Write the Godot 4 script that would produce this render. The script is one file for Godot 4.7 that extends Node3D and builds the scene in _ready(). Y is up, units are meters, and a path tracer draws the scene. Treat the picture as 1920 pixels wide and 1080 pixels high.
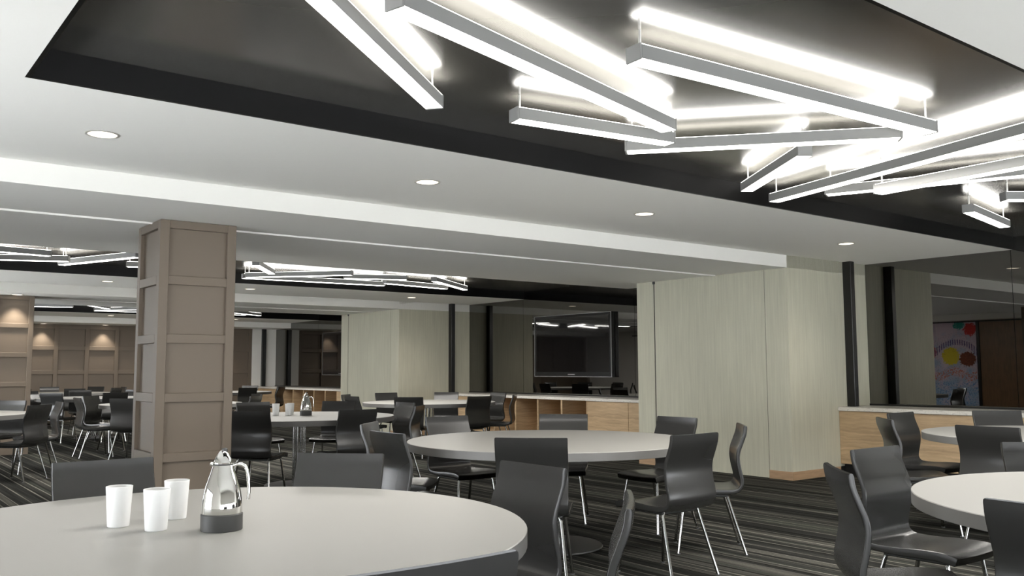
extends Node3D
# A staff dining hall: round tables with charcoal chairs, taupe panelled columns, dark ceiling recesses with linear pendants,
# and a side wall of beige piers, oak counters and tinted mirror glass.

const EYE := 1.27
const CEIL := 2.565        # white ceiling
const BEAM := 2.42         # underside of the beams
const TRAY := 2.71         # dark recessed ceiling
const BAY := 8.71          # beam to beam
const GLASS_X := 10.41
const PIER_X := 8.76
const LEFT_X := -1.9
const FAR_Z := -24.6
const NEAR_Z := 2.6
const TABLE_H := 0.755
const RANK := ["third from", "fifth from", "fourth from", "second from", "nearest", "sixth from", "tenth from", "ninth from", "eighth from", "seventh from"]
const HEAD := 1.55          # head of the low added windows, set to light ceiling more than tabletops

var M := {}
var used := {}
var lamp_up := 0.42
var lamp_down := 0.75
var rng := RandomNumberGenerator.new()

func _ready() -> void:
	rng.seed = 4711
	# ---- camera
	var cam := Camera3D.new()
	cam.name = "camera"
	cam.fov = 35.784
	cam.position = Vector3(0, EYE, 0)
	cam.rotation = Vector3(deg_to_rad(5.17), deg_to_rad(-37.768), deg_to_rad(-0.207))
	cam.near = 0.05
	cam.far = 80.0
	add_child(cam)
	cam.current = true
	# ---- environment
	var env := Environment.new()
	env.background_mode = Environment.BG_COLOR
	env.background_color = Color(0.97, 0.985, 1.0)      # bright overcast daylight, let in by the added, unseen windows
	env.background_energy_multiplier = 13.0
	env.tonemap_mode = Environment.TONE_MAPPER_LINEAR
	env.tonemap_exposure = 1.25
	env.sdfgi_enabled = true
	env.ssao_enabled = true
	env.ssil_enabled = true
	var we := WorldEnvironment.new()
	we.name = "environment"
	we.environment = env
	add_child(we)
	materials()
	build_shell()
	build_right_wall()
	build_far_wall()
	build_left_wall()
	build_columns()
	build_counters()
	build_screens()
	build_pendants()
	build_downlights()
	build_tables()

# ------------------------------------------------------------------ helpers
func numbered(called: String) -> String:
	var n: int = used.get(called, 0)
	used[called] = n + 1
	return called if n == 0 else "%s_%03d" % [called, n]

func tag(o: Node, label: String, category: String, group := "") -> void:
	o.set_meta("label", label)
	o.set_meta("category", category)
	if group:
		o.set_meta("group", group)

func thing(called: String, label: String, category: String, at := Vector3.ZERO, turn := 0.0, group := "") -> Node3D:
	var o := Node3D.new()
	o.name = numbered(called)
	add_child(o)
	o.position = at
	o.rotation.y = turn
	tag(o, label, category, group)
	return o

func setting(called: String) -> Node3D:
	var o := Node3D.new()
	o.name = numbered(called)
	add_child(o)
	o.set_meta("kind", "structure")
	return o

func put(called: String, mesh: Mesh, mat: Material, parent: Node, at := Vector3.ZERO) -> MeshInstance3D:
	var o := MeshInstance3D.new()
	o.name = called
	o.mesh = mesh
	o.material_override = mat
	o.position = at
	parent.add_child(o, true)
	return o

# a box given by two corners, edges chamfered by c
func slab(called: String, a: Vector3, b: Vector3, mat: Material, parent: Node, c := 0.0) -> MeshInstance3D:
	var lo := Vector3(minf(a.x, b.x), minf(a.y, b.y), minf(a.z, b.z))
	var hi := Vector3(maxf(a.x, b.x), maxf(a.y, b.y), maxf(a.z, b.z))
	var mesh: Mesh
	if c > 0.0:
		mesh = chamfered(hi - lo, c)
	else:
		var bm := BoxMesh.new()
		bm.size = hi - lo
		mesh = bm
	return put(called, mesh, mat, parent, (lo + hi) / 2.0)

var chamfers := {}
func chamfered(size: Vector3, c: float) -> ArrayMesh:
	var key := "%.4f %.4f %.4f %.4f" % [size.x, size.y, size.z, c]
	if chamfers.has(key):
		return chamfers[key]
	var st := SurfaceTool.new()
	st.begin(Mesh.PRIMITIVE_TRIANGLES)
	var h := size / 2.0
	var pt := func(s: Vector3, axis: int) -> Vector3:
		var p := Vector3(s.x * (h.x - c), s.y * (h.y - c), s.z * (h.z - c))
		p[axis] = s[axis] * h[axis]
		return p
	for axis in 3:
		var u := (axis + 1) % 3
		var v := (axis + 2) % 3
		for s in [-1.0, 1.0]:
			var q := []
			for k in [[-1, -1], [1, -1], [1, 1], [-1, 1]]:
				var sg := Vector3.ZERO
				sg[axis] = s
				sg[u] = k[0]
				sg[v] = k[1]
				q.append(pt.call(sg, axis))
			var n := Vector3.ZERO
			n[axis] = s
			quad(st, q, n)
		for su in [-1.0, 1.0]:            # edge running along axis
			for sv in [-1.0, 1.0]:
				var q2 := []
				for k in [[-1, 0], [1, 0], [1, 1], [-1, 1]]:
					var sg2 := Vector3.ZERO
					sg2[axis] = k[0]
					sg2[u] = su
					sg2[v] = sv
					q2.append(pt.call(sg2, u if k[1] == 0 else v))
				var n2 := Vector3.ZERO
				n2[u] = su
				n2[v] = sv
				quad(st, q2, n2.normalized())
	for sx in [-1.0, 1.0]:
		for sy in [-1.0, 1.0]:
			for sz in [-1.0, 1.0]:
				var sg3 := Vector3(sx, sy, sz)
				tri(st, pt.call(sg3, 0), pt.call(sg3, 1), pt.call(sg3, 2), sg3.normalized())
	var m := st.commit()
	chamfers[key] = m
	return m

func tri(st: SurfaceTool, a: Vector3, b: Vector3, c: Vector3, n: Vector3) -> void:
	if (b - a).cross(c - a).dot(n) > 0.0:
		var t := b
		b = c
		c = t
	for p in [a, b, c]:
		st.set_normal(n)
		st.add_vertex(p)

func quad(st: SurfaceTool, q: Array, n: Vector3) -> void:
	tri(st, q[0], q[1], q[2], n)
	tri(st, q[0], q[2], q[3], n)

# surface of revolution round y; profile of (radius, height) from bottom to top
func lathe(profile: Array, seg := 32, sharp := 35.0) -> ArrayMesh:
	var st := SurfaceTool.new()
	st.begin(Mesh.PRIMITIVE_TRIANGLES)
	var n := profile.size()
	var sn := []
	for i in n - 1:
		var d: Vector2 = profile[i + 1] - profile[i]
		sn.append(Vector2(d.y, -d.x).normalized())
	for i in n - 1:
		var n0: Vector2 = sn[i]
		var n1: Vector2 = sn[i]
		if i > 0 and absf(rad_to_deg(sn[i - 1].angle_to(sn[i]))) < sharp:
			n0 = (sn[i - 1] + sn[i]).normalized()
		if i < n - 2 and absf(rad_to_deg(sn[i + 1].angle_to(sn[i]))) < sharp:
			n1 = (sn[i + 1] + sn[i]).normalized()
		var a: Vector2 = profile[i]
		var b: Vector2 = profile[i + 1]
		for k in seg:
			var t0 := TAU * k / seg
			var t1 := TAU * (k + 1) / seg
			var v := [ring(a, t0), ring(a, t1), ring(b, t1), ring(b, t0)]
			var w := [ring(n0, t0), ring(n0, t1), ring(n1, t1), ring(n1, t0)]
			tri_n(st, [v[0], v[1], v[2]], [w[0], w[1], w[2]])
			tri_n(st, [v[0], v[2], v[3]], [w[0], w[2], w[3]])
	return st.commit()

# a triangle with its own vertex normals, wound so that it faces along them
func tri_n(st: SurfaceTool, p: Array, n: Array) -> void:
	var face: Vector3 = (p[1] - p[0]).cross(p[2] - p[0])
	if face.length_squared() < 1e-16:
		return
	var order := [0, 1, 2]
	if face.dot(n[0] + n[1] + n[2]) > 0.0:
		order = [0, 2, 1]
	for i in order:
		st.set_normal(n[i])
		st.add_vertex(p[i])

func ring(p: Vector2, t: float) -> Vector3:
	return Vector3(p.x * cos(t), p.y, p.x * sin(t))

# round tube through points
func tube(points: Array, r: float, seg := 10, r_end := -1.0) -> ArrayMesh:
	var st := SurfaceTool.new()
	st.begin(Mesh.PRIMITIVE_TRIANGLES)
	var n := points.size()
	var rings := []
	var dirs := []
	for i in n:
		var d: Vector3 = (points[mini(i + 1, n - 1)] - points[maxi(i - 1, 0)]).normalized()
		dirs.append(d)
	var side: Vector3 = dirs[0].cross(Vector3.UP if absf(dirs[0].y) < 0.9 else Vector3.RIGHT).normalized()
	for i in n:
		var d2: Vector3 = dirs[i]
		side = (side - d2 * side.dot(d2)).normalized()
		var other := d2.cross(side)
		var rr := r if r_end < 0.0 else lerpf(r, r_end, float(i) / (n - 1))
		var row := []
		for k in seg:
			var t := TAU * k / seg
			var nn: Vector3 = side * cos(t) + other * sin(t)
			row.append([points[i] + nn * rr, nn])
		rings.append(row)
	for i in n - 1:
		for k in seg:
			var k2 := (k + 1) % seg
			var q := [rings[i][k], rings[i][k2], rings[i + 1][k2], rings[i + 1][k]]
			for f in [[0, 1, 2], [0, 2, 3]]:
				tri_n(st, f.map(func(j): return q[j][0]), f.map(func(j): return q[j][1]))
	for e in [0, n - 1]:
		var nrm: Vector3 = -dirs[0] if e == 0 else dirs[n - 1]
		for k in seg:
			tri(st, points[e], rings[e][k][0], rings[e][(k + 1) % seg][0], nrm)
	return st.commit()

# ------------------------------------------------------------------ materials
func srgb(r: float, g: float, b: float) -> Color:
	return Color(r / 255.0, g / 255.0, b / 255.0)

func mat(called: String, col: Color, rough := 0.6, metal := 0.0, spec := 0.5) -> StandardMaterial3D:
	var m := StandardMaterial3D.new()
	m.resource_name = called
	m.albedo_color = col
	m.roughness = rough
	m.metallic = metal
	m.metallic_specular = spec
	M[called] = m
	return m

func glow(called: String, col: Color, energy: float) -> StandardMaterial3D:
	var m := mat(called, Color(0.9, 0.9, 0.9), 0.5)
	m.emission_enabled = true
	m.emission = col
	m.emission_energy_multiplier = energy
	return m

func triplanar(m: StandardMaterial3D, img: Image, scale: Vector3) -> void:
	img.generate_mipmaps()
	m.albedo_texture = ImageTexture.create_from_image(img)
	m.uv1_triplanar = true
	m.uv1_world_triplanar = true
	m.uv1_triplanar_sharpness = 8.0
	m.uv1_scale = scale

func materials() -> void:
	mat("white_plaster", srgb(240, 239, 234), 0.9, 0.0, 0.3)
	mat("white_wall_paint", srgb(236, 234, 229), 0.85, 0.0, 0.3)
	mat("dark_recess", srgb(76, 75, 72), 0.19, 0.0, 0.62)
	mat("black_recess_side", srgb(9, 9, 9), 0.42, 0.0, 0.3)
	mat("black_steel", srgb(22, 22, 22), 0.3, 0.0, 0.5)
	mat("taupe_paint", srgb(114, 103, 91), 0.55, 0.0, 0.4)
	mat("lamp_housing", srgb(146, 146, 144), 0.45, 0.0, 0.5)
	mat("lamp_rod", srgb(190, 190, 188), 0.3, 0.8)
	glow("pendant_light_lens", Color(1.0, 0.99, 0.96), 6.0)
	glow("downlight_lens", Color(1.0, 0.95, 0.86), 2.2)
	mat("downlight_trim", srgb(200, 198, 192), 0.35, 0.3)
	mat("tinted_mirror", srgb(120, 119, 116), 0.012, 1.0)
	var pane := mat("added_window_glass", Color(1, 1, 1, 0.04), 0.0)
	pane.transparency = BaseMaterial3D.TRANSPARENCY_ALPHA
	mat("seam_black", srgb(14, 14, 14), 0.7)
	mat("chair_upholstery", srgb(47, 47, 46), 0.25, 0.0, 0.5)
	mat("chrome", srgb(172, 172, 170), 0.16, 1.0)
	mat("polished_steel", srgb(222, 221, 218), 0.045, 1.0)
	mat("table_laminate", srgb(146, 145, 141), 0.42, 0.0, 0.36)
	mat("shaded_table_edge", srgb(112, 111, 109), 0.45)  # darker than the laminate, so the rim reads as shaded
	mat("table_base", srgb(70, 70, 70), 0.4, 0.3)
	mat("carafe_base", srgb(66, 66, 65), 0.5)
	mat("cup_plastic", srgb(232, 232, 231), 0.55)
	mat("screen_glass", srgb(16, 16, 17), 0.03, 0.0, 0.75)
	mat("screen_frame", srgb(24, 24, 25), 0.25)
	mat("screen_edge", srgb(150, 150, 150), 0.3, 0.6)
	# carpet: woven stripes running the length of the hall
	var carpet := mat("striped_carpet", Color.WHITE, 0.95, 0.0, 0.1)
	triplanar(carpet, carpet_image(), Vector3(0.27, 0.27, 0.5))
	# vinyl wall covering with fine vertical streaks
	var cover := mat("streaked_wall_covering", Color.WHITE, 0.62, 0.0, 0.35)
	triplanar(cover, streaks(512, 512, srgb(194, 192, 174), 0.04, false, 21), Vector3(0.9, 0.33, 0.9))
	var oak := mat("oak_veneer", Color.WHITE, 0.5, 0.0, 0.4)
	triplanar(oak, wood_image(512, 1024, srgb(188, 164, 133), 33), Vector3(0.7, 0.7, 0.7))
	var oak2 := mat("oak_baseboard", Color.WHITE, 0.5, 0.0, 0.4)
	triplanar(oak2, wood_image(256, 512, srgb(172, 144, 116), 34), Vector3(0.9, 0.9, 0.9))
	var walnut := mat("dark_wood_wall", Color.WHITE, 0.35, 0.0, 0.5)
	triplanar(walnut, streaks(512, 512, srgb(120, 92, 64), 0.12, false, 25), Vector3(0.8, 0.8, 0.8))
	var stone := mat("speckled_stone", Color.WHITE, 0.25, 0.0, 0.5)
	triplanar(stone, stone_image(), Vector3(1.6, 1.6, 1.6))

func carpet_image() -> Image:
	var w := 2048
	var h := 256
	var img := Image.create(w, h, false, Image.FORMAT_RGB8)
	var r := RandomNumberGenerator.new()
	r.seed = 99
	var cols := []
	cols.resize(w)
	var tones := [Color(0.27, 0.27, 0.255), Color(0.34, 0.335, 0.315), Color(0.23, 0.23, 0.22), Color(0.38, 0.375, 0.35), Color(0.30, 0.31, 0.285), Color(0.20, 0.20, 0.19)]
	var x := 0
	while x < w:
		var band := r.randi_range(14, 46)
		var c: Color = tones[r.randi() % tones.size()]
		for k in band:
			if x + k < w:
				cols[x + k] = c
		x += band
	x = 20
	while x < w - 20:                       # thin pale threads and thin dark ones
		var lw := r.randi_range(4, 9)
		var c2: Color = Color(0.66, 0.65, 0.61).lerp(Color(0.48, 0.47, 0.43), r.randf())
		if r.randf() < 0.3:
			c2 = Color(0.09, 0.09, 0.085)
		for k in lw:
			cols[x + k] = c2
		x += r.randi_range(36, 96)
	var drift := []
	for i in w:
		drift.append(r.randf())
	for y in h:
		for i in w:
			var n := r.randf() * 0.2 + 0.62
			var m := 1.0 + 0.14 * sin(TAU * (y / float(h) + drift[i / 8 * 8]))
			var c3: Color = cols[i] * (n * m)
			img.set_pixel(i, y, c3)
	return img

func streaks(w: int, h: int, base: Color, amount: float, along: bool, sd: int) -> Image:
	var img := Image.create(w, h, false, Image.FORMAT_RGB8)
	var r := RandomNumberGenerator.new()
	r.seed = sd
	var n := FastNoiseLite.new()
	n.seed = sd
	n.frequency = 0.02
	var n2 := FastNoiseLite.new()
	n2.seed = sd + 1
	n2.frequency = 0.012
	for y in h:
		for x in w:
			var u := cos(TAU * x / w) * 60.0
			var v := sin(TAU * x / w) * 60.0
			var a := n.get_noise_3d(u * 5.0, v * 5.0, absf(y - h / 2.0) * 0.35)
			var b := n2.get_noise_3d(u, v, absf(y - h / 2.0) * 0.6)
			var k := 1.0 + amount * (a * 1.3 + b * 0.7) + (r.randf() - 0.5) * amount * 0.35
			img.set_pixel(x, y, base * k)
	return img

func wood_image(w: int, h: int, base: Color, sd: int) -> Image:
	var img := Image.create(w, h, false, Image.FORMAT_RGB8)
	var r := RandomNumberGenerator.new()
	r.seed = sd
	var n := FastNoiseLite.new()
	n.seed = sd
	n.frequency = 0.02
	n.fractal_octaves = 4
	var n2 := FastNoiseLite.new()
	n2.seed = sd + 7
	n2.frequency = 0.006
	for y in h:
		for x in w:
			var xx := absf(x - w / 2.0)
			var yy := absf(y - h / 2.0)
			var warp := n2.get_noise_2d(xx * 1.2, yy * 1.2) * 26.0
			var a := n.get_noise_2d(xx * 0.12, (yy + warp) * 2.4)
			var b := n2.get_noise_2d(xx * 0.5, yy * 3.0)
			var k := 1.0 + 0.10 * a + 0.11 * b + (r.randf() - 0.5) * 0.04
			img.set_pixel(x, y, Color(base.r * k, base.g * (k - 0.01), base.b * (k - 0.03)))
	return img

func stone_image() -> Image:
	var w := 512
	var img := Image.create(w, w, false, Image.FORMAT_RGB8)
	var r := RandomNumberGenerator.new()
	r.seed = 5
	var n := FastNoiseLite.new()
	n.seed = 5
	n.frequency = 0.03
	n.fractal_octaves = 4
	for y in w:
		for x in w:
			var a := n.get_noise_2d(absf(x - 256.0), absf(y - 256.0))
			var k := 0.86 + 0.05 * a + (r.randf() - 0.5) * 0.04
			if a > 0.30 and r.randf() < 0.5:
				k -= 0.22
			if r.randf() < 0.01:
				k -= 0.25
			img.set_pixel(x, y, Color(k, k * 0.985, k * 0.95))
	return img

# ------------------------------------------------------------------ floor, ceiling
func build_shell() -> void:
	var f := setting("floor")
	slab("carpet", Vector3(LEFT_X - 0.2, -0.12, FAR_Z - 0.2), Vector3(GLASS_X + 0.3, 0, NEAR_Z + 0.2), M.striped_carpet, f)
	var c := setting("ceiling")
	var top := 2.95
	# closing slab above everything
	slab("roof_slab", Vector3(LEFT_X - 0.2, top, FAR_Z - 0.2), Vector3(GLASS_X + 0.3, top + 0.2, NEAR_Z + 0.2), M.white_plaster, c)
	for k in 3:
		var o := -BAY * k
		slab("plaster_panel", Vector3(LEFT_X, CEIL, NEAR_Z if k == 0 else 0.18 + o), Vector3(GLASS_X, top, -1.63 + o), M.white_plaster, c)
		slab("plaster_panel", Vector3(LEFT_X, CEIL, -4.37 + o), Vector3(GLASS_X, top, -6.14 + o), M.white_plaster, c)
		slab("plaster_panel", Vector3(LEFT_X, CEIL, -1.63 + o), Vector3(0.655, top, -4.37 + o), M.white_plaster, c)
		var z1 := -8.53 + o if k < 2 else FAR_Z
		slab("beam", Vector3(LEFT_X, BEAM, -6.14 + o), Vector3(GLASS_X, top, z1), M.white_plaster, c)
		# recess lining
		slab("recess_panel", Vector3(0.655, TRAY, -1.63 + o), Vector3(GLASS_X, top, -4.37 + o), M.dark_recess, c)
		slab("recess_side", Vector3(0.655, CEIL + 0.001, -4.37 + o), Vector3(GLASS_X, TRAY, -4.35 + o), M.black_recess_side, c)
		slab("recess_side", Vector3(0.655, CEIL + 0.001, -1.63 + o), Vector3(GLASS_X, TRAY, -1.65 + o), M.black_recess_side, c)
		slab("recess_side", Vector3(0.655, CEIL + 0.001, -1.65 + o), Vector3(0.675, TRAY, -4.35 + o), M.black_recess_side, c)
		# thin track for the folding partition, let into the beam
		if k < 2:
			slab("partition_track", Vector3(LEFT_X, BEAM - 0.014, -7.19 + o), Vector3(PIER_X, BEAM, -7.175 + o), M.white_plaster, c)
	# bulkhead along the wall with the mural
	slab("bulkhead", Vector3(LEFT_X, BEAM, -6.14), Vector3(LEFT_X + 0.5, CEIL, -14.85), M.white_plaster, c)
	var wn := setting("wall_near")
	slab("sill_wall", Vector3(LEFT_X - 0.2, 0, NEAR_Z), Vector3(GLASS_X + 0.3, 0.1, NEAR_Z + 0.2), M.white_wall_paint, wn)
	slab("lintel", Vector3(LEFT_X - 0.2, 1.2, NEAR_Z), Vector3(GLASS_X + 0.3, top, NEAR_Z + 0.2), M.white_wall_paint, wn)  # deep lintel shaped to keep the added daylight off the tabletops
	slab("corner_wall", Vector3(GLASS_X - 0.8, 0, 0.18), Vector3(GLASS_X + 0.01, CEIL, NEAR_Z), M.white_wall_paint, wn)
	slab("end_wall", Vector3(GLASS_X - 0.6, 0.1, NEAR_Z), Vector3(GLASS_X + 0.3, 1.2, NEAR_Z + 0.2), M.white_wall_paint, wn)
	added_window(1, Vector3(LEFT_X, 0.1, NEAR_Z + 0.1), Vector3(GLASS_X - 0.6, 1.2, NEAR_Z + 0.1), 8)  # unseen windows added behind the camera as fill light

# an added, unseen glazed opening for fill daylight, between two corners (in a plane of constant x or z), split into bays
func added_window(n: int, a: Vector3, b: Vector3, bays: int) -> void:
	var w := setting("added_window_%d" % n)
	var along := (b - a) * Vector3(1, 0, 1)
	var u := along.normalized()
	var v := Vector3(u.z, 0, -u.x)
	var h := 0.03
	for i in bays + 1:
		var c: Vector3 = a + along * (float(i) / bays)
		slab("mullion", c - u * h - v * 0.05, c + u * h + v * 0.05 + Vector3.UP * (b.y - a.y), M.black_steel, w)
	for y in [a.y, b.y - 0.05]:
		slab("frame_rail", Vector3(a.x, y, a.z) - v * 0.05, Vector3(b.x, y + 0.05, b.z) + v * 0.05, M.black_steel, w)
	for i in bays:
		var p: Vector3 = a + along * (float(i) / bays) + u * h
		var q: Vector3 = a + along * (float(i + 1) / bays) - u * h
		slab("pane", p - v * 0.004 + Vector3.UP * 0.05, q + v * 0.004 + Vector3.UP * (b.y - a.y - 0.05), M.added_window_glass, w)

# ------------------------------------------------------------------ wall with piers and mirror glass
func build_right_wall() -> void:
	var w := setting("wall_right")
	slab("backing", Vector3(GLASS_X + 0.012, 0, FAR_Z - 0.2), Vector3(GLASS_X + 0.3, 2.95, NEAR_Z), M.seam_black, w)
	for k in 3:
		var o := -BAY * k
		var zs := [0.18 + o, -1.49 + o, -4.385 + o, -6.14 + o if k < 2 else FAR_Z]
		for i in 3:
			slab("tinted_glass_panel", Vector3(GLASS_X, 0.80, zs[i] - 0.003), Vector3(GLASS_X + 0.012, TRAY + 0.02, zs[i + 1] + 0.003), M.tinted_mirror, w)
		slab("splash_strip", Vector3(GLASS_X - 0.012, 0.80, zs[0]), Vector3(GLASS_X, 0.822, zs[3]), M.black_steel, w)
	for k in [1, 2]:
		var z0: float = 2.57 - BAY * k
		var z1 := z0 - 2.39
		var p := setting("wall_pier")
		slab("core", Vector3(PIER_X + 0.005, 0, z0 - 0.02), Vector3(GLASS_X, BEAM, z1 + 0.02), M.seam_black, p)
		var seam := [z0, z0 - 0.315, z0 - 2.075, z1]
		var gap := [0.007, 0.018]
		for i in 3:
			var lo := 0.095 if i != 1 else 0.004
			var za: float = seam[i] - (0.0 if i == 0 else gap[i - 1] / 2.0)
			var zb: float = seam[i + 1] + (0.0 if i == 2 else gap[i] / 2.0)
			slab("cladding_panel", Vector3(PIER_X, lo, za), Vector3(PIER_X + 0.0045, BEAM, zb), M.streaked_wall_covering, p)
		slab("return_panel", Vector3(PIER_X + 0.0045, 0.095, z0), Vector3(GLASS_X, CEIL, z0 - 0.019), M.streaked_wall_covering, p)
		slab("return_panel", Vector3(PIER_X + 0.0045, 0.095, z1), Vector3(GLASS_X, CEIL, z1 + 0.019), M.streaked_wall_covering, p)
		if z0 < 0.0:
			slab("slot_cap", Vector3(PIER_X - 0.012, BEAM - 0.035, z0 - 2.09), Vector3(PIER_X, BEAM, z0 - 2.055), M.black_steel, p)
		slab("steel_post", Vector3(9.90, 0.80, z0), Vector3(9.985, CEIL, z0 + 0.11), M.black_steel, p, 0.004)
		slab("steel_post", Vector3(9.90, 0.80, z1), Vector3(9.985, CEIL, z1 - 0.11), M.black_steel, p, 0.004)
		var b := setting("baseboard_right")
		slab("board", Vector3(PIER_X - 0.004, 0, z0 + 0.004), Vector3(PIER_X + 0.0045, 0.095, z0 - 0.315), M.oak_baseboard, b)
		slab("board", Vector3(PIER_X - 0.004, 0, z0 - 2.08), Vector3(PIER_X + 0.0045, 0.095, z1 - 0.004), M.oak_baseboard, b)
		slab("board", Vector3(PIER_X + 0.0045, 0, z0 + 0.004), Vector3(9.715, 0.095, z0 - 0.019), M.oak_baseboard, b)
		slab("board", Vector3(PIER_X + 0.0045, 0, z1 - 0.004), Vector3(9.715, 0.095, z1 + 0.019), M.oak_baseboard, b)

# ------------------------------------------------------------------ panelled far wall
func build_far_wall() -> void:
	var w := setting("wall_far")
	slab("backing", Vector3(LEFT_X - 0.2, 0, FAR_Z - 0.2), Vector3(GLASS_X + 0.012, 2.95, FAR_Z - 0.03), M.taupe_paint, w)
	slab("plaster", Vector3(9.70, 0, FAR_Z - 0.03), Vector3(GLASS_X, BEAM, FAR_Z + 0.03), M.white_wall_paint, w)
	slab("steel_post", Vector3(9.97, 0.80, FAR_Z + 0.03), Vector3(10.08, BEAM, FAR_Z + 0.12), M.black_steel, w, 0.004)
	var x1 := 9.70
	var pitch := 0.713
	var cols := 16
	var rails := [[2.303, BEAM], [1.775, 1.877], [1.17, 1.272], [0.565, 0.667], [0.0, 0.12]]
	for i in cols + 1:
		var xs := x1 - i * pitch
		slab("stile", Vector3(maxf(xs - 0.1, LEFT_X), 0, FAR_Z - 0.03), Vector3(xs, BEAM, FAR_Z + 0.02), M.taupe_paint, w, 0.003)
		if i == cols:
			break
		var xa := xs - pitch
		for r in rails:
			slab("rail", Vector3(xa, r[0], FAR_Z - 0.03), Vector3(xs - 0.1, r[1], FAR_Z + 0.02), M.taupe_paint, w, 0.003)
		for j in 4:
			slab("panel", Vector3(xa, rails[j + 1][1], FAR_Z - 0.03), Vector3(xs - 0.1, rails[j][0], FAR_Z - 0.02), M.taupe_paint, w)

# ------------------------------------------------------------------ wall behind the tables' left side, seen in the mirrors and the chrome
func build_left_wall() -> void:
	var w := setting("wall_left")
	for z in [[FAR_Z, -21.6], [-13.25, -5.7], [-2.5, NEAR_Z]]:
		slab("plaster", Vector3(LEFT_X - 0.2, 0, z[0]), Vector3(LEFT_X, 2.95, z[1]), M.white_wall_paint, w)
	for z in [[-21.6, -13.25], [-5.7, -2.5]]:
		slab("sill_wall", Vector3(LEFT_X - 0.2, 0, z[0]), Vector3(LEFT_X, 0.1, z[1]), M.white_wall_paint, w)
		slab("lintel", Vector3(LEFT_X - 0.2, 2.42 if z[0] < -15.0 else HEAD, z[0]), Vector3(LEFT_X, 2.95, z[1]), M.white_wall_paint, w)  # lintel height shapes how much added daylight comes in
	added_window(2, Vector3(LEFT_X - 0.1, 0.1, -5.7), Vector3(LEFT_X - 0.1, HEAD, -2.5), 3)  # added out of view to brighten the ceiling from the side
	added_window(3, Vector3(LEFT_X - 0.1, 0.1, -21.6), Vector3(LEFT_X - 0.1, 2.42, -13.25), 6)  # likewise added, to lift the two farther bays
	for k in 2:
		var o := -BAY * 1.05 * k
		slab("wood_panel", Vector3(LEFT_X, 0.1, -10.40 + o), Vector3(LEFT_X + 0.02, BEAM - 0.03, -9.35 + o), M.dark_wood_wall, w, 0.003)
		slab("wood_panel", Vector3(LEFT_X, 0.1, -9.34 + o), Vector3(LEFT_X + 0.02, BEAM - 0.03, -8.36 + o), M.dark_wood_wall, w, 0.003)
		slab("dark_frame", Vector3(LEFT_X, 0.0, -10.47 + o), Vector3(LEFT_X + 0.05, BEAM, -10.40 + o), M.black_steel, w)
		slab("dark_frame", Vector3(LEFT_X, BEAM - 0.03, -13.2 + o), Vector3(LEFT_X + 0.05, BEAM, -8.36 + o), M.black_steel, w)
		var m := thing("wall_mural", "pastel mural with yellow and brown blots, between the dark wood panels and columns" if k == 0 else "second pastel strip mural, on the same wall but nearer the far panelling", "mural", Vector3(LEFT_X, 0, -11.47 + o))
		for i in 4:
			var mm := mat("mural_print", Color.WHITE, 0.6)
			mm.albedo_texture = mural_texture(i)
			var z1 := 1.0 - 0.5 * i
			var st := SurfaceTool.new()
			st.begin(Mesh.PRIMITIVE_TRIANGLES)
			var q := [Vector3(0.012, 0.1, z1), Vector3(0.012, 0.1, z1 - 0.496), Vector3(0.012, BEAM - 0.03, z1 - 0.496), Vector3(0.012, BEAM - 0.03, z1)]
			var uv := [Vector2(0, 1), Vector2(1, 1), Vector2(1, 0), Vector2(0, 0)]
			for idx in [0, 2, 1, 0, 3, 2]:
				st.set_normal(Vector3.RIGHT)
				st.set_uv(uv[idx])
				st.add_vertex(q[idx])
			var strip := put("mural_strip", st.commit(), mm, m)
			slab("backing_board", Vector3(0.0, 0.1, z1), Vector3(0.011, BEAM - 0.03, z1 - 0.496), M.white_wall_paint, strip)

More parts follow.
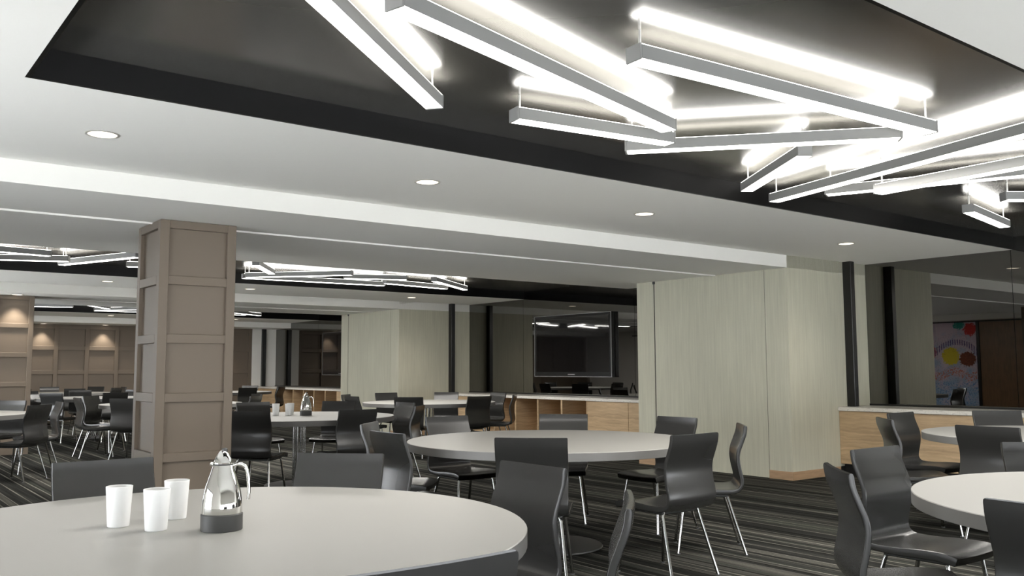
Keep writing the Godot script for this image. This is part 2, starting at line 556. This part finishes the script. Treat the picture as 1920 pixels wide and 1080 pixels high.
var mural_cache := {}
func mural_texture(part: int) -> ImageTexture:
	if mural_cache.has(part):
		return mural_cache[part]
	var w := 128
	var h := 586
	var img := Image.create(w, h, false, Image.FORMAT_RGB8)
	var n := FastNoiseLite.new()
	n.seed = 12
	n.frequency = 0.012
	n.fractal_octaves = 3
	var n2 := FastNoiseLite.new()
	n2.seed = 90
	n2.frequency = 0.07
	var n3 := FastNoiseLite.new()
	n3.seed = 31
	n3.frequency = 0.16
	for y in h:
		for x in w:
			var gx := float(x + part * w)
			var gy := float(y)
			var a := n.get_noise_2d(gx, gy)
			var b := n2.get_noise_2d(gx, gy)
			var e := n3.get_noise_2d(gx, gy)
			var c := Color(0.88, 0.80, 0.86).lerp(Color(0.66, 0.76, 0.88), clampf(gy / h * 1.2 - 0.2 + a, 0.0, 1.0))
			if Vector2(gx - 171.0, gy - 215.0).length() < 58.0 + b * 16.0:
				c = Color(0.90, 0.82, 0.20)
			if Vector2((gx - 62.0) / 1.15, gy - 235.0).length() < 46.0 + b * 16.0:
				c = Color(0.36, 0.17, 0.10).lerp(Color(0.66, 0.34, 0.16), clampf(e + 0.4, 0.0, 1.0))
			if Vector2((gx - 40.0), gy - 45.0).length() < 40.0 + b * 20.0:
				c = Color(0.85, 0.22, 0.20)
			if Vector2((gx - 110.0) / 1.4, gy - 16.0).length() < 26.0 + b * 14.0:
				c = Color(0.20, 0.62, 0.58)
			if Vector2((gx - 330.0) / 1.2, gy - 190.0).length() < 56.0 + b * 12.0:
				c = Color(0.85, 0.45, 0.42)
			if Vector2((gx - 440.0), gy - 300.0).length() < 46.0 + b * 12.0:
				c = Color(0.45, 0.66, 0.42)
			var arc := absf(Vector2(gx - 135.0, gy - 290.0).length() - 165.0)
			if arc < 17.0 and gy < 215.0 and e + 0.5 * sin(gx * 0.42) > 0.12:
				c = Color(0.30, 0.20, 0.50)
			if absf(gy - 330.0 - 18.0 * sin(gx * 0.03)) < 26.0 and b > 0.12:
				c = Color(0.86, 0.48, 0.36)
			if gy > 380.0 and b < -0.25:
				c = Color(0.32, 0.56, 0.80)
			if (gy > 280.0 or arc < 60.0) and e > 0.42:
				c = Color(0.20, 0.18, 0.20)
			img.set_pixel(x, y, c)
	img.generate_mipmaps()
	mural_cache[part] = ImageTexture.create_from_image(img)
	return mural_cache[part]

# ------------------------------------------------------------------ columns
func build_columns() -> void:
	column(Vector3(2.30, 0, -7.25), "square taupe panelled column under the first white beam, beside the carafe table")
	column(Vector3(2.30, 0, -15.72), "square taupe panelled column under the second beam, near the far panelled wall")

func column(at: Vector3, label: String) -> void:
	var t := thing("panelled_column", label, "column", at, 0.0, "panelled columns under the beams")
	var h := 0.295
	var d := 0.03
	slab("core", Vector3(-h + d + 0.012, 0, -h + d + 0.012), Vector3(h - d - 0.012, BEAM - 0.002, h - d - 0.012), M.taupe_paint, t)
	for sx in [-1, 1]:
		for sz in [-1, 1]:
			slab("corner_post", Vector3(sx * h, 0, sz * h), Vector3(sx * (h - 0.07), BEAM - 0.002, sz * (h - 0.07)), M.taupe_paint, t, 0.003)
	var rails := [[2.355, BEAM - 0.002], [1.922, 1.99], [1.474, 1.542], [1.026, 1.094], [0.578, 0.646], [0.0, 0.198]]
	for face in 4:
		var f := Node3D.new()
		f.name = "face"
		f.rotation.y = face * PI / 2
		t.add_child(f, true)
		for r in rails:
			slab("rail", Vector3(-h + 0.07, r[0], h - d - 0.01), Vector3(h - 0.07, r[1], h), M.taupe_paint, f, 0.003)
		for j in 5:
			slab("panel", Vector3(-h + 0.07, rails[j + 1][1], h - d - 0.012), Vector3(h - 0.07, rails[j][0], h - d), M.taupe_paint, f)

# ------------------------------------------------------------------ counters
func build_counters() -> void:
	# first bay: plain oak front
	worktop(0.18, -6.14, "white speckled stone worktop on the plain oak cabinets beside the beige pier")
	cabinet(-6.14, -4.15, false, "wide plain oak cabinet standing against the beige pier", "plain oak cabinets")
	cabinet(-4.15, -2.15, false, "wide plain oak cabinet beside the one against the beige pier", "plain oak cabinets")
	cabinet(-2.15, 0.18, false, "last wide plain oak cabinet of the row without niches", "plain oak cabinets")
	for k in [1, 2]:
		var o: float = -BAY * (k - 1)
		var word := "under the large wall screen" if k == 1 else "at the far end of the hall"
		var z_end := -14.85 + o if k == 1 else FAR_Z + 0.03
		worktop(-8.53 + o, z_end, "long white stone worktop over open oak niches " + word)
		cabinet(-9.68 + o, -8.53 + o, false, "oak cabinet against the pier, in the niche row " + word, "oak door cabinets")
		cabinet(-10.60 + o, -9.68 + o, false, "narrow oak cabinet between door cabinet and niches " + word, "oak door cabinets")
		for i in 5:
			cabinet(-10.60 - 0.618 * (i + 1) + o, -10.60 - 0.618 * i + o, true, "open brown oak niche unit %s, %s the pier" % [word, ["nearest", "second from", "third from", "fourth from", "fifth from"][i]], "open niche units " + word)
		cabinet(z_end, -13.69 + o, false, "oak cabinet ending the niche row " + word, "oak door cabinets")

func worktop(z0: float, z1: float, label: String) -> void:
	var a := maxf(z0, z1)
	var b := minf(z0, z1)
	var t := thing("worktop", label, "worktop", Vector3(10.05, 0.755, (a + b) / 2.0))
	var n := 3
	var len := (a - b) / n
	for i in n:
		slab("stone_slab", Vector3(-0.355, 0, (a - b) / 2.0 - len * i - 0.001), Vector3(0.345, 0.045, (a - b) / 2.0 - len * (i + 1) + 0.001), M.speckled_stone, t, 0.003)

func cabinet(z0: float, z1: float, open: bool, label: String, group: String) -> void:
	var a := maxf(z0, z1) - 0.001
	var b := minf(z0, z1) + 0.001
	var mid := (a + b) / 2.0
	var hw := (a - b) / 2.0
	var t := thing("niche_unit" if open else "oak_cabinet", label, "cabinet", Vector3(10.06, 0, mid), 0.0, group)
	slab("shade_plinth", Vector3(-0.26, 0, -hw), Vector3(0.33, 0.125, hw), M.seam_black, t)  # near-black stands in for the shade in the gap below the cabinet
	if open:
		slab("side_panel", Vector3(-0.345, 0.125, -hw), Vector3(0.33, 0.754, -hw + 0.018), M.oak_veneer, t)
		slab("side_panel", Vector3(-0.345, 0.125, hw - 0.018), Vector3(0.33, 0.754, hw), M.oak_veneer, t)
		slab("floor_panel", Vector3(-0.34, 0.125, -hw + 0.018), Vector3(0.33, 0.143, hw - 0.018), M.oak_veneer, t)
		slab("back_panel", Vector3(0.31, 0.143, -hw + 0.018), Vector3(0.33, 0.754, hw - 0.018), M.oak_veneer, t)
	else:
		slab("carcass", Vector3(-0.325, 0.125, -hw), Vector3(0.33, 0.754, hw), M.seam_black, t)
		slab("door", Vector3(-0.345, 0.13, -hw + 0.002), Vector3(-0.326, 0.751, hw - 0.002), M.oak_veneer, t, 0.002)

# ------------------------------------------------------------------ wall screens
func build_screens() -> void:
	for k in 2:
		var t := thing("wall_screen", "large dark wall screen on the tinted glass above the open niches" if k == 0 else "dark wall screen on the tinted glass at the hall's far end", "television", Vector3(10.35, 1.67, -11.66 - BAY * k), 0.0, "wall screens")
		slab("casing", Vector3(-0.02, -0.545, -1.005), Vector3(0.055, 0.545, 1.005), M.screen_frame, t, 0.004)
		slab("screen", Vector3(-0.026, -0.46, -0.95), Vector3(-0.019, 0.495, 0.95), M.screen_glass, t)
		for e in [[-0.545, -0.535, -1.005, 1.005], [0.535, 0.545, -1.005, 1.005], [-0.535, 0.535, -1.005, -0.995], [-0.535, 0.535, 0.995, 1.005]]:
			slab("edge_trim", Vector3(-0.027, e[0], e[2]), Vector3(-0.02, e[1], e[3]), M.screen_edge, t)
		slab("maker_badge", Vector3(-0.024, -0.51, -0.09), Vector3(-0.019, -0.495, 0.09), M.screen_edge, t)
		slab("wall_bracket", Vector3(0.055, -0.2, -0.3), Vector3(0.059, 0.2, 0.3), M.black_steel, t)

# ------------------------------------------------------------------ linear pendants
func build_pendants() -> void:
	var first := [
		[2.372, -3.688, 0.95, -2.51], [1.571, -2.721, 3.641, -3.277], [2.66, -2.591, 4.843, -2.428], [2.816, -3.62, 3.861, -3.465],
		[3.785, -3.765, 4.824, -2.589], [5.358, -4.079, 4.72, -3.148], [5.878, -4.222, 5.22, -1.80], [5.957, -3.81, 6.75, -1.85],
		[5.873, -3.346, 5.775, -1.85], [7.57, -3.51, 8.70, -3.70], [7.27, -3.10, 8.55, -2.15]]
	var second := [
		[4.71, -3.65, 6.93, -3.50], [4.72, -3.52, 5.78, -2.36], [5.90, -2.86, 6.73, -2.48], [6.74, -3.16, 8.04, -3.42], [7.16, -2.43, 8.39, -3.38],
		[4.24, -1.98, 4.83, -2.88], [0.9, -2.32, 2.03, -2.52], [0.95, -3.55, 2.31, -2.93], [2.31, -3.40, 2.86, -2.02], [3.0, -3.1, 4.1, -2.7]]
	for k in 3:
		var src: Array = first if k == 0 else second
		for i in src.size():
			var o := -BAY * k
			var a: Array = src[i]
			pendant(Vector2(a[0], a[1] + o), Vector2(a[2], a[3] + o), k, i)

func pendant(a: Vector2, b: Vector2, bay: int, which: int) -> void:
	var labels := [
		["linear pendant parted from the others, slanting to the closed end of the first recess", "long linear pendant crossing the first recess from above the carafe table",
		"longest linear pendant of the first recess, its grey side fully seen", "short linear pendant parallel to the first recess's black beam-side edge",
		"linear pendant set askew under the end of the longest pendant", "short slanting linear pendant in the middle of the first recess",
		"long linear pendant whose tip almost touches the first recess's black side", "linear pendant ending between two long slanting ones in the first recess",
		"linear pendant hung lower than its neighbours in the first recess", "short linear pendant alone near the mirror glass in the first recess",
		"linear pendant pointing at the mirror glass beside the lone short pendant"]]
	var groups := ["pendants of the first recess", "pendants between the beams", "pendants by the far wall"]
	var d := b - a
	var len := d.length()
	var low := 2.49 if bay == 0 and which == 8 else 2.565
	var t := thing("linear_pendant", labels[0][which] if bay == 0 else "linear pendant %s, %s the mirror glass" % [["in the recess between the beams", "in the recess by the far wall"][bay - 1], RANK[which]], "pendant light", Vector3((a.x + b.x) / 2.0, low, (a.y + b.y) / 2.0), -d.angle(), groups[bay])
	var w := 0.045
	# housing: two side profiles and a spine, so both lenses sit in channels
	slab("housing", Vector3(-len / 2 + 0.012, 0.004, -w), Vector3(len / 2 - 0.012, 0.066, w), M.lamp_housing, t, 0.002)
	for s in [-1, 1]:
		slab("end_cap", Vector3(s * len / 2, 0.0, -w - 0.001), Vector3(s * (len / 2 - 0.012), 0.07, w + 0.001), M.lamp_housing, t, 0.002)
		var r := put("suspension_rod", tube([Vector3(s * (len / 2 - 0.04), 0.066, 0), Vector3(s * (len / 2 - 0.04), TRAY - low, 0)], 0.006, 8), M.lamp_rod, t)
	slab("lower_lens", Vector3(-len / 2 + 0.014, 0.0015, -w + 0.002), Vector3(len / 2 - 0.014, 0.0045, w - 0.002), M.pendant_light_lens, t)
	slab("upper_lens", Vector3(-len / 2 + 0.014, 0.0655, -w + 0.002), Vector3(len / 2 - 0.014, 0.0685, w - 0.002), M.pendant_light_lens, t)
	for up in [true, false]:
		var l := AreaLight3D.new()
		l.name = "lamp"
		l.area_size = Vector2(len - 0.05, 0.084)
		l.light_energy = (lamp_up if up else lamp_down * (1.0 if bay == 0 else 1.9)) * len
		l.light_color = Color(1.0, 0.985, 0.96)
		l.area_range = 40.0
		l.area_attenuation = 2.0
		l.shadow_enabled = true
		l.rotation.x = PI / 2 if up else -PI / 2
		l.position.y = 0.0705 if up else -0.0005
		t.add_child(l, true)

# ------------------------------------------------------------------ recessed downlights
func build_downlights() -> void:
	var ringm := lathe([Vector2(0.074, 0.0), Vector2(0.076, -0.004), Vector2(0.088, -0.004), Vector2(0.091, -0.001), Vector2(0.091, 0.0)], 32)
	var lens := lathe([Vector2(0.0, -0.0015), Vector2(0.074, -0.0015)], 32)
	for k in 3:
		for z in [-5.19]:
			var xs := [8.46, 5.435, 3.28, 1.17]
			for i in 4:
				downlight(Vector3(xs[i], CEIL, z - BAY * k), ringm, lens, "round downlight in the %s ceiling strip, %s the mirror glass" % [["first", "second", "last"][k], ["nearest", "second from", "third from", "fourth from"][i]], "ceiling strip downlights %s" % ["one", "two", "three"][k], 0.55, 62.0)
	# small wall washers in the beams, close to the panelling
	downlight(Vector3(2.33, BEAM, -15.30), ringm, lens, "round recessed washer lighting the top of the second taupe column", "beam washers", 1.6, 42.0)
	var wx := [8.6, 7.17, 5.75, 4.33]
	for i in 4:
		downlight(Vector3(wx[i], BEAM, FAR_Z + 0.15), ringm, lens, "round recessed washer grazing the far taupe panelling, %s the mirror glass" % ["nearest", "second from", "third from", "fourth from"][i], "beam washers", 1.6, 42.0)

func downlight(at: Vector3, ringm: Mesh, lens: Mesh, label: String, group: String, energy: float, angle: float) -> void:
	var t := thing("downlight", label, "downlight", at, 0.0, group)
	put("trim_ring", ringm, M.downlight_trim, t)
	put("lens", lens, M.downlight_lens, t)
	var l := SpotLight3D.new()
	l.name = "lamp"
	l.light_energy = energy
	l.light_color = Color(1.0, 0.95, 0.88)
	l.spot_range = 40.0
	l.spot_attenuation = 2.0
	l.spot_angle = angle
	l.spot_angle_attenuation = 0.6
	l.light_size = 0.06
	l.shadow_enabled = true
	l.rotation.x = -PI / 2
	l.position.y = -0.012
	t.add_child(l, true)

# ------------------------------------------------------------------ tables, chairs, tableware
func build_tables() -> void:
	var list := [
		[1.03, -2.95],
		[4.24, -5.02],
		[4.20, -1.10],
		[7.62, -2.85],
		[4.26, -9.36],
		[7.64, -12.0],
		[1.10, -12.6],
		[4.37, -14.26],
		[4.20, -18.3],
		[7.60, -20.8],
		[4.45, -22.7]]
	var short := ["first carafe table", "table facing the beige pier", "table before the plain oak counter", "table nearest the plain oak counter", "carafe table behind the column", "table under the wall screen", "table between the two columns", "table before the second column", "table behind the second column", "table by the far counter", "table by the far panelling"]
	var proto := make_table()
	var chair := make_chair()
	var sides := ["counter side", "counter and near-end corner", "near-end side", "near-end corner away from counter", "side away from counter", "far corner away from counter", "far-wall side", "far-wall and counter corner"]
	var labels := ["round white-topped dining table bearing a carafe and three cups, before the first beam", "round white dining table standing before the beige pier, bare", "bare round dining table standing before the plain oak counter", "bare round dining table closest to the plain oak counter", "round dining table with carafe and cups behind the first column", "bare round dining table under the large wall screen", "bare round dining table between the two taupe columns", "bare round dining table in front of the second taupe column", "bare round dining table behind the second taupe column", "bare round dining table by the far oak counter", "bare round dining table close to the far panelled wall"]
	for i in list.size():
		var t: Node3D = proto if i == 0 else copy_of(proto)
		t.position = Vector3(list[i][0], 0, list[i][1])
		t.set_meta("label", labels[i])
		for k in 8:
			var th := k * PI / 4
			var out := Vector3(cos(th), 0, sin(th))
			var at: Vector3 = t.position + out * (1.36 - 0.26)
			# leave out what no view of the photograph shows: behind the camera
			if i == 0 and (k == 3 or k == 4 or k == 5):
				continue
			if i == 2 and (k == 1 or k == 2 or k == 3):
				continue
			var c: Node3D
			if chair.has_meta("placed"):
				c = copy_of(chair)
			else:
				c = chair
			c.position = at
			c.rotation.y = -th - PI / 2 + PI
			c.set_meta("label", "charcoal chair at the %s, %s" % [short[i], sides[k]])
			c.set_meta("group", "chairs around the %s" % short[i])
			chair.set_meta("placed", true)
	# tableware
	var cup := thing("cup", "", "cup")
	put("cup_body", lathe([Vector2(0.0, 0.0), Vector2(0.035, 0.0), Vector2(0.037, 0.002), Vector2(0.0455, 0.142), Vector2(0.0445, 0.143), Vector2(0.0435, 0.142), Vector2(0.035, 0.006), Vector2(0.0, 0.006)], 32), M.cup_plastic, cup)
	var cups := [[0.812, -3.182, "white cup on the first carafe table, farthest from the carafe", 1.0], [0.889, -3.03, "white cup on the first carafe table, between the other two", 1.0], [1.012, -3.222, "white cup on the first carafe table, behind the carafe", 1.0],
		[4.11, -9.67, "white cup on the carafe table behind the first column, standing apart", 1.0], [4.215, -9.56, "white cup of the close pair, nearer the carafe, behind the first column", 1.0], [4.30, -9.70, "white cup of the close pair, nearer the far wall, behind the first column", 1.0]]
	for i in cups.size():
		var c2: Node3D = cup if i == 0 else copy_of(cup)
		c2.position = Vector3(cups[i][0], TABLE_H, cups[i][1])
		c2.scale = Vector3.ONE * 0.92
		c2.set_meta("label", cups[i][2])
		c2.set_meta("group", "cups on the first carafe table" if i < 3 else "cups behind the first column")
	var carafe := make_carafe()
	carafe.position = Vector3(1.058, TABLE_H, -2.905)
	carafe.scale = Vector3.ONE * 0.9
	var second := copy_of(carafe)
	second.position = Vector3(4.36, TABLE_H, -9.42)
	second.set_meta("label", "polished steel carafe on the table behind the first column")

func copy_of(o: Node3D) -> Node3D:
	var c: Node3D = o.duplicate()
	var base := String(o.name)
	c.name = numbered(base)
	add_child(c)
	return c

func make_table() -> Node3D:
	var t := thing("round_table", "", "table", Vector3.ZERO, 0.0, "round dining tables")
	var r := 1.04
	var th := 0.055
	put("table_top", lathe([Vector2(r, TABLE_H - 0.003), Vector2(r - 0.003, TABLE_H), Vector2(0.0, TABLE_H)], 96), M.table_laminate, t)
	put("shaded_edge_band", lathe([Vector2(0.0, TABLE_H - th), Vector2(r - 0.002, TABLE_H - th), Vector2(r, TABLE_H - th + 0.002), Vector2(r, TABLE_H - 0.003)], 96), M.shaded_table_edge, t)  # shade on the rim is put into its darker colour
	for k in 6:
		var a := TAU * k / 6 + 0.2
		put("pedestal_tube", tube([Vector3(cos(a) * 0.062, 0.02, sin(a) * 0.062), Vector3(cos(a) * 0.062, TABLE_H - th, sin(a) * 0.062)], 0.0125, 12), M.chrome, t)
	put("mounting_plate", lathe([Vector2(0.0, TABLE_H - th - 0.012), Vector2(0.2, TABLE_H - th - 0.012), Vector2(0.2, TABLE_H - th)], 32), M.table_base, t)
	put("base_disc", lathe([Vector2(0.36, 0.0), Vector2(0.37, 0.004), Vector2(0.365, 0.012), Vector2(0.2, 0.02), Vector2(0.0, 0.024)], 64), M.table_base, t)
	return t

# the chair faces -z; its origin lies on the floor 0.26 m in front of the top of the backrest
func make_chair() -> Node3D:
	var t := thing("dining_chair", "", "chair")
	var key := [Vector2(0.0, 0.868), Vector2(0.008, 0.815), Vector2(0.031, 0.752), Vector2(0.050, 0.700), Vector2(0.056, 0.645), Vector2(0.048, 0.580), Vector2(0.034, 0.515), Vector2(0.034, 0.470), Vector2(0.060, 0.436), Vector2(0.110, 0.424), Vector2(0.200, 0.422), Vector2(0.300, 0.426), Vector2(0.400, 0.427), Vector2(0.450, 0.422), Vector2(0.478, 0.415)]
	var pts := []
	for i in key.size() - 1:
		for s in 4:
			var p0: Vector2 = key[maxi(i - 1, 0)]
			pts.append(key[i].cubic_interpolate(key[i + 1], p0, key[mini(i + 2, key.size() - 1)], s / 4.0))
	pts.append(key[key.size() - 1])
	var cut := 33
	put("backrest", shell(pts, 0, cut), M.chair_upholstery, t)
	put("seat", shell(pts, cut, pts.size() - 1), M.chair_upholstery, t)
	slab("seat_frame", Vector3(-0.17, 0.385, 0.14), Vector3(0.17, 0.405, -0.17), M.chair_upholstery, t, 0.004)
	for s in [-1, 1]:
		for e in [[0.13, 0.245], [-0.155, -0.21]]:
			var leg := put("leg", tube([Vector3(s * 0.150, 0.402, e[0]), Vector3(s * 0.163, 0.375, e[0] * 1.04), Vector3(s * 0.205, 0.006, e[1])], 0.0105, 10), M.chrome, t)
			put("glide", lathe([Vector2(0.0, 0.0), Vector2(0.014, 0.0), Vector2(0.014, 0.008), Vector2(0.0, 0.008)], 10), M.table_base, leg, Vector3(s * 0.205, 0, e[1]))
	return t

func shell(pts: Array, from: int, to: int) -> ArrayMesh:
	var n := pts.size()
	var half := 0.2125
	var rows := []
	for i in range(from, to + 1):
		var d: Vector2 = (pts[mini(i + 1, n - 1)] - pts[maxi(i - 1, 0)]).normalized()
		var nn := Vector2(-d.y, d.x)              # towards the sitter / up
		var s := float(i) / (n - 1)
		var th := lerpf(0.013, 0.021, smoothstep(0.5, 0.85, s))
		if i == 0:
			th *= 0.8
		rows.append(section(pts[i], nn, th, half))
	if from == 0:
		var d0: Vector2 = (pts[0] - pts[1]).normalized()
		rows.push_front(section(pts[0] + d0 * 0.003, Vector2(d0.y, -d0.x), 0.007, half - 0.003))
	if to == n - 1:
		var d1: Vector2 = (pts[n - 1] - pts[n - 2]).normalized()
		rows.append(section(pts[n - 1] + d1 * 0.005, Vector2(-d1.y, d1.x), 0.016, half - 0.004))
	var st := SurfaceTool.new()
	st.begin(Mesh.PRIMITIVE_TRIANGLES)
	var m: int = rows[0].size()
	for i in rows.size() - 1:
		for k in m:
			var k2 := (k + 1) % m
			var q := [rows[i][k], rows[i][k2], rows[i + 1][k2], rows[i + 1][k]]
			for f in [[0, 1, 2], [0, 2, 3]]:
				tri_n(st, f.map(func(j): return q[j][0]), f.map(func(j): return q[j][1]))
	for e in [0, rows.size() - 1]:
		var c := Vector3.ZERO
		for v in rows[e]:
			c += v[0] / m
		var nb: Vector3 = (c - rows[1 if e == 0 else e - 1][0][0])
		nb.x = 0.0
		for k in m:
			tri(st, c, rows[e][k][0], rows[e][(k + 1) % m][0], nb.normalized())
	return st.commit()

# one cross-section of the padded shell: [point, normal] round the ring
func section(p: Vector2, nn: Vector2, th: float, half: float) -> Array:
	var row := []
	var r := minf(0.005, th * 0.7)
	var flat := half - r
	var place := func(x: float, off: float, face: float, side: float) -> void:
		var f := p.x + nn.x * off
		var y := p.y + nn.y * off
		row.append([Vector3(x, y, 0.26 - f), Vector3(side, nn.y * face, -(nn.x * face)).normalized()])
	for k in 9:                                   # face towards the sitter, slightly dished
		var x := lerpf(-flat, flat, k / 8.0)
		place.call(x, th - 0.008 * (1.0 - pow(x / flat, 2.0)), 1.0, -0.07 * x / flat)
	place.call(half, th - r, 0.12, 1.0)
	place.call(half, -th + r, -0.12, 1.0)
	for k in 9:
		var x2 := lerpf(flat, -flat, k / 8.0)
		place.call(x2, -th - 0.008 * (1.0 - pow(x2 / flat, 2.0)), -1.0, 0.07 * x2 / flat)
	place.call(-half, -th + r, -0.12, -1.0)
	place.call(-half, th - r, 0.12, -1.0)
	return row

func make_carafe() -> Node3D:
	var t := thing("carafe", "polished steel carafe with dark base on the first carafe table", "carafe", Vector3.ZERO, 0.0, "steel carafes")
	put("base", lathe([Vector2(0.0, 0.0), Vector2(0.071, 0.0), Vector2(0.073, 0.002), Vector2(0.073, 0.057), Vector2(0.070, 0.060), Vector2(0.0, 0.060)], 48), M.carafe_base, t)
	put("body", lathe([Vector2(0.070, 0.060), Vector2(0.0715, 0.063), Vector2(0.0705, 0.085), Vector2(0.068, 0.110), Vector2(0.064, 0.135), Vector2(0.058, 0.160), Vector2(0.050, 0.185), Vector2(0.042, 0.208), Vector2(0.0345, 0.232)], 64), M.polished_steel, t)
	put("collar", lathe([Vector2(0.030, 0.230), Vector2(0.036, 0.230), Vector2(0.037, 0.2325), Vector2(0.036, 0.235), Vector2(0.030, 0.235)], 48), M.carafe_base, t)
	var lid := put("lid", lathe([Vector2(0.0335, 0.235), Vector2(0.033, 0.240), Vector2(0.029, 0.252), Vector2(0.022, 0.266), Vector2(0.014, 0.277), Vector2(0.006, 0.283), Vector2(0.0, 0.284)], 48), M.polished_steel, t)
	put("lid_button", lathe([Vector2(0.0, 0.278), Vector2(0.010, 0.276), Vector2(0.010, 0.286), Vector2(0.006, 0.290), Vector2(0.0, 0.290)], 24), M.carafe_base, lid, Vector3(0.004, 0, 0.004))
	# spout and handle lie along the line across the camera's view of the table
	var dir := Vector3(cos(deg_to_rad(20)), 0, sin(deg_to_rad(20)))
	var sp := []
	for p in [[0.022, 0.228], [0.034, 0.232], [0.044, 0.236]]:
		sp.append(-dir * p[0] + Vector3.UP * p[1])
	put("spout", tube(sp, 0.012, 12, 0.005), M.polished_steel, t)
	var hp := []
	for p in [[0.030, 0.226], [0.048, 0.231], [0.064, 0.230], [0.077, 0.222], [0.085, 0.205], [0.089, 0.180], [0.091, 0.150], [0.092, 0.120], [0.091, 0.104]]:
		hp.append(dir * p[0] + Vector3.UP * p[1])
	put("handle", tube(hp, 0.0065, 12), M.polished_steel, t)
	return t
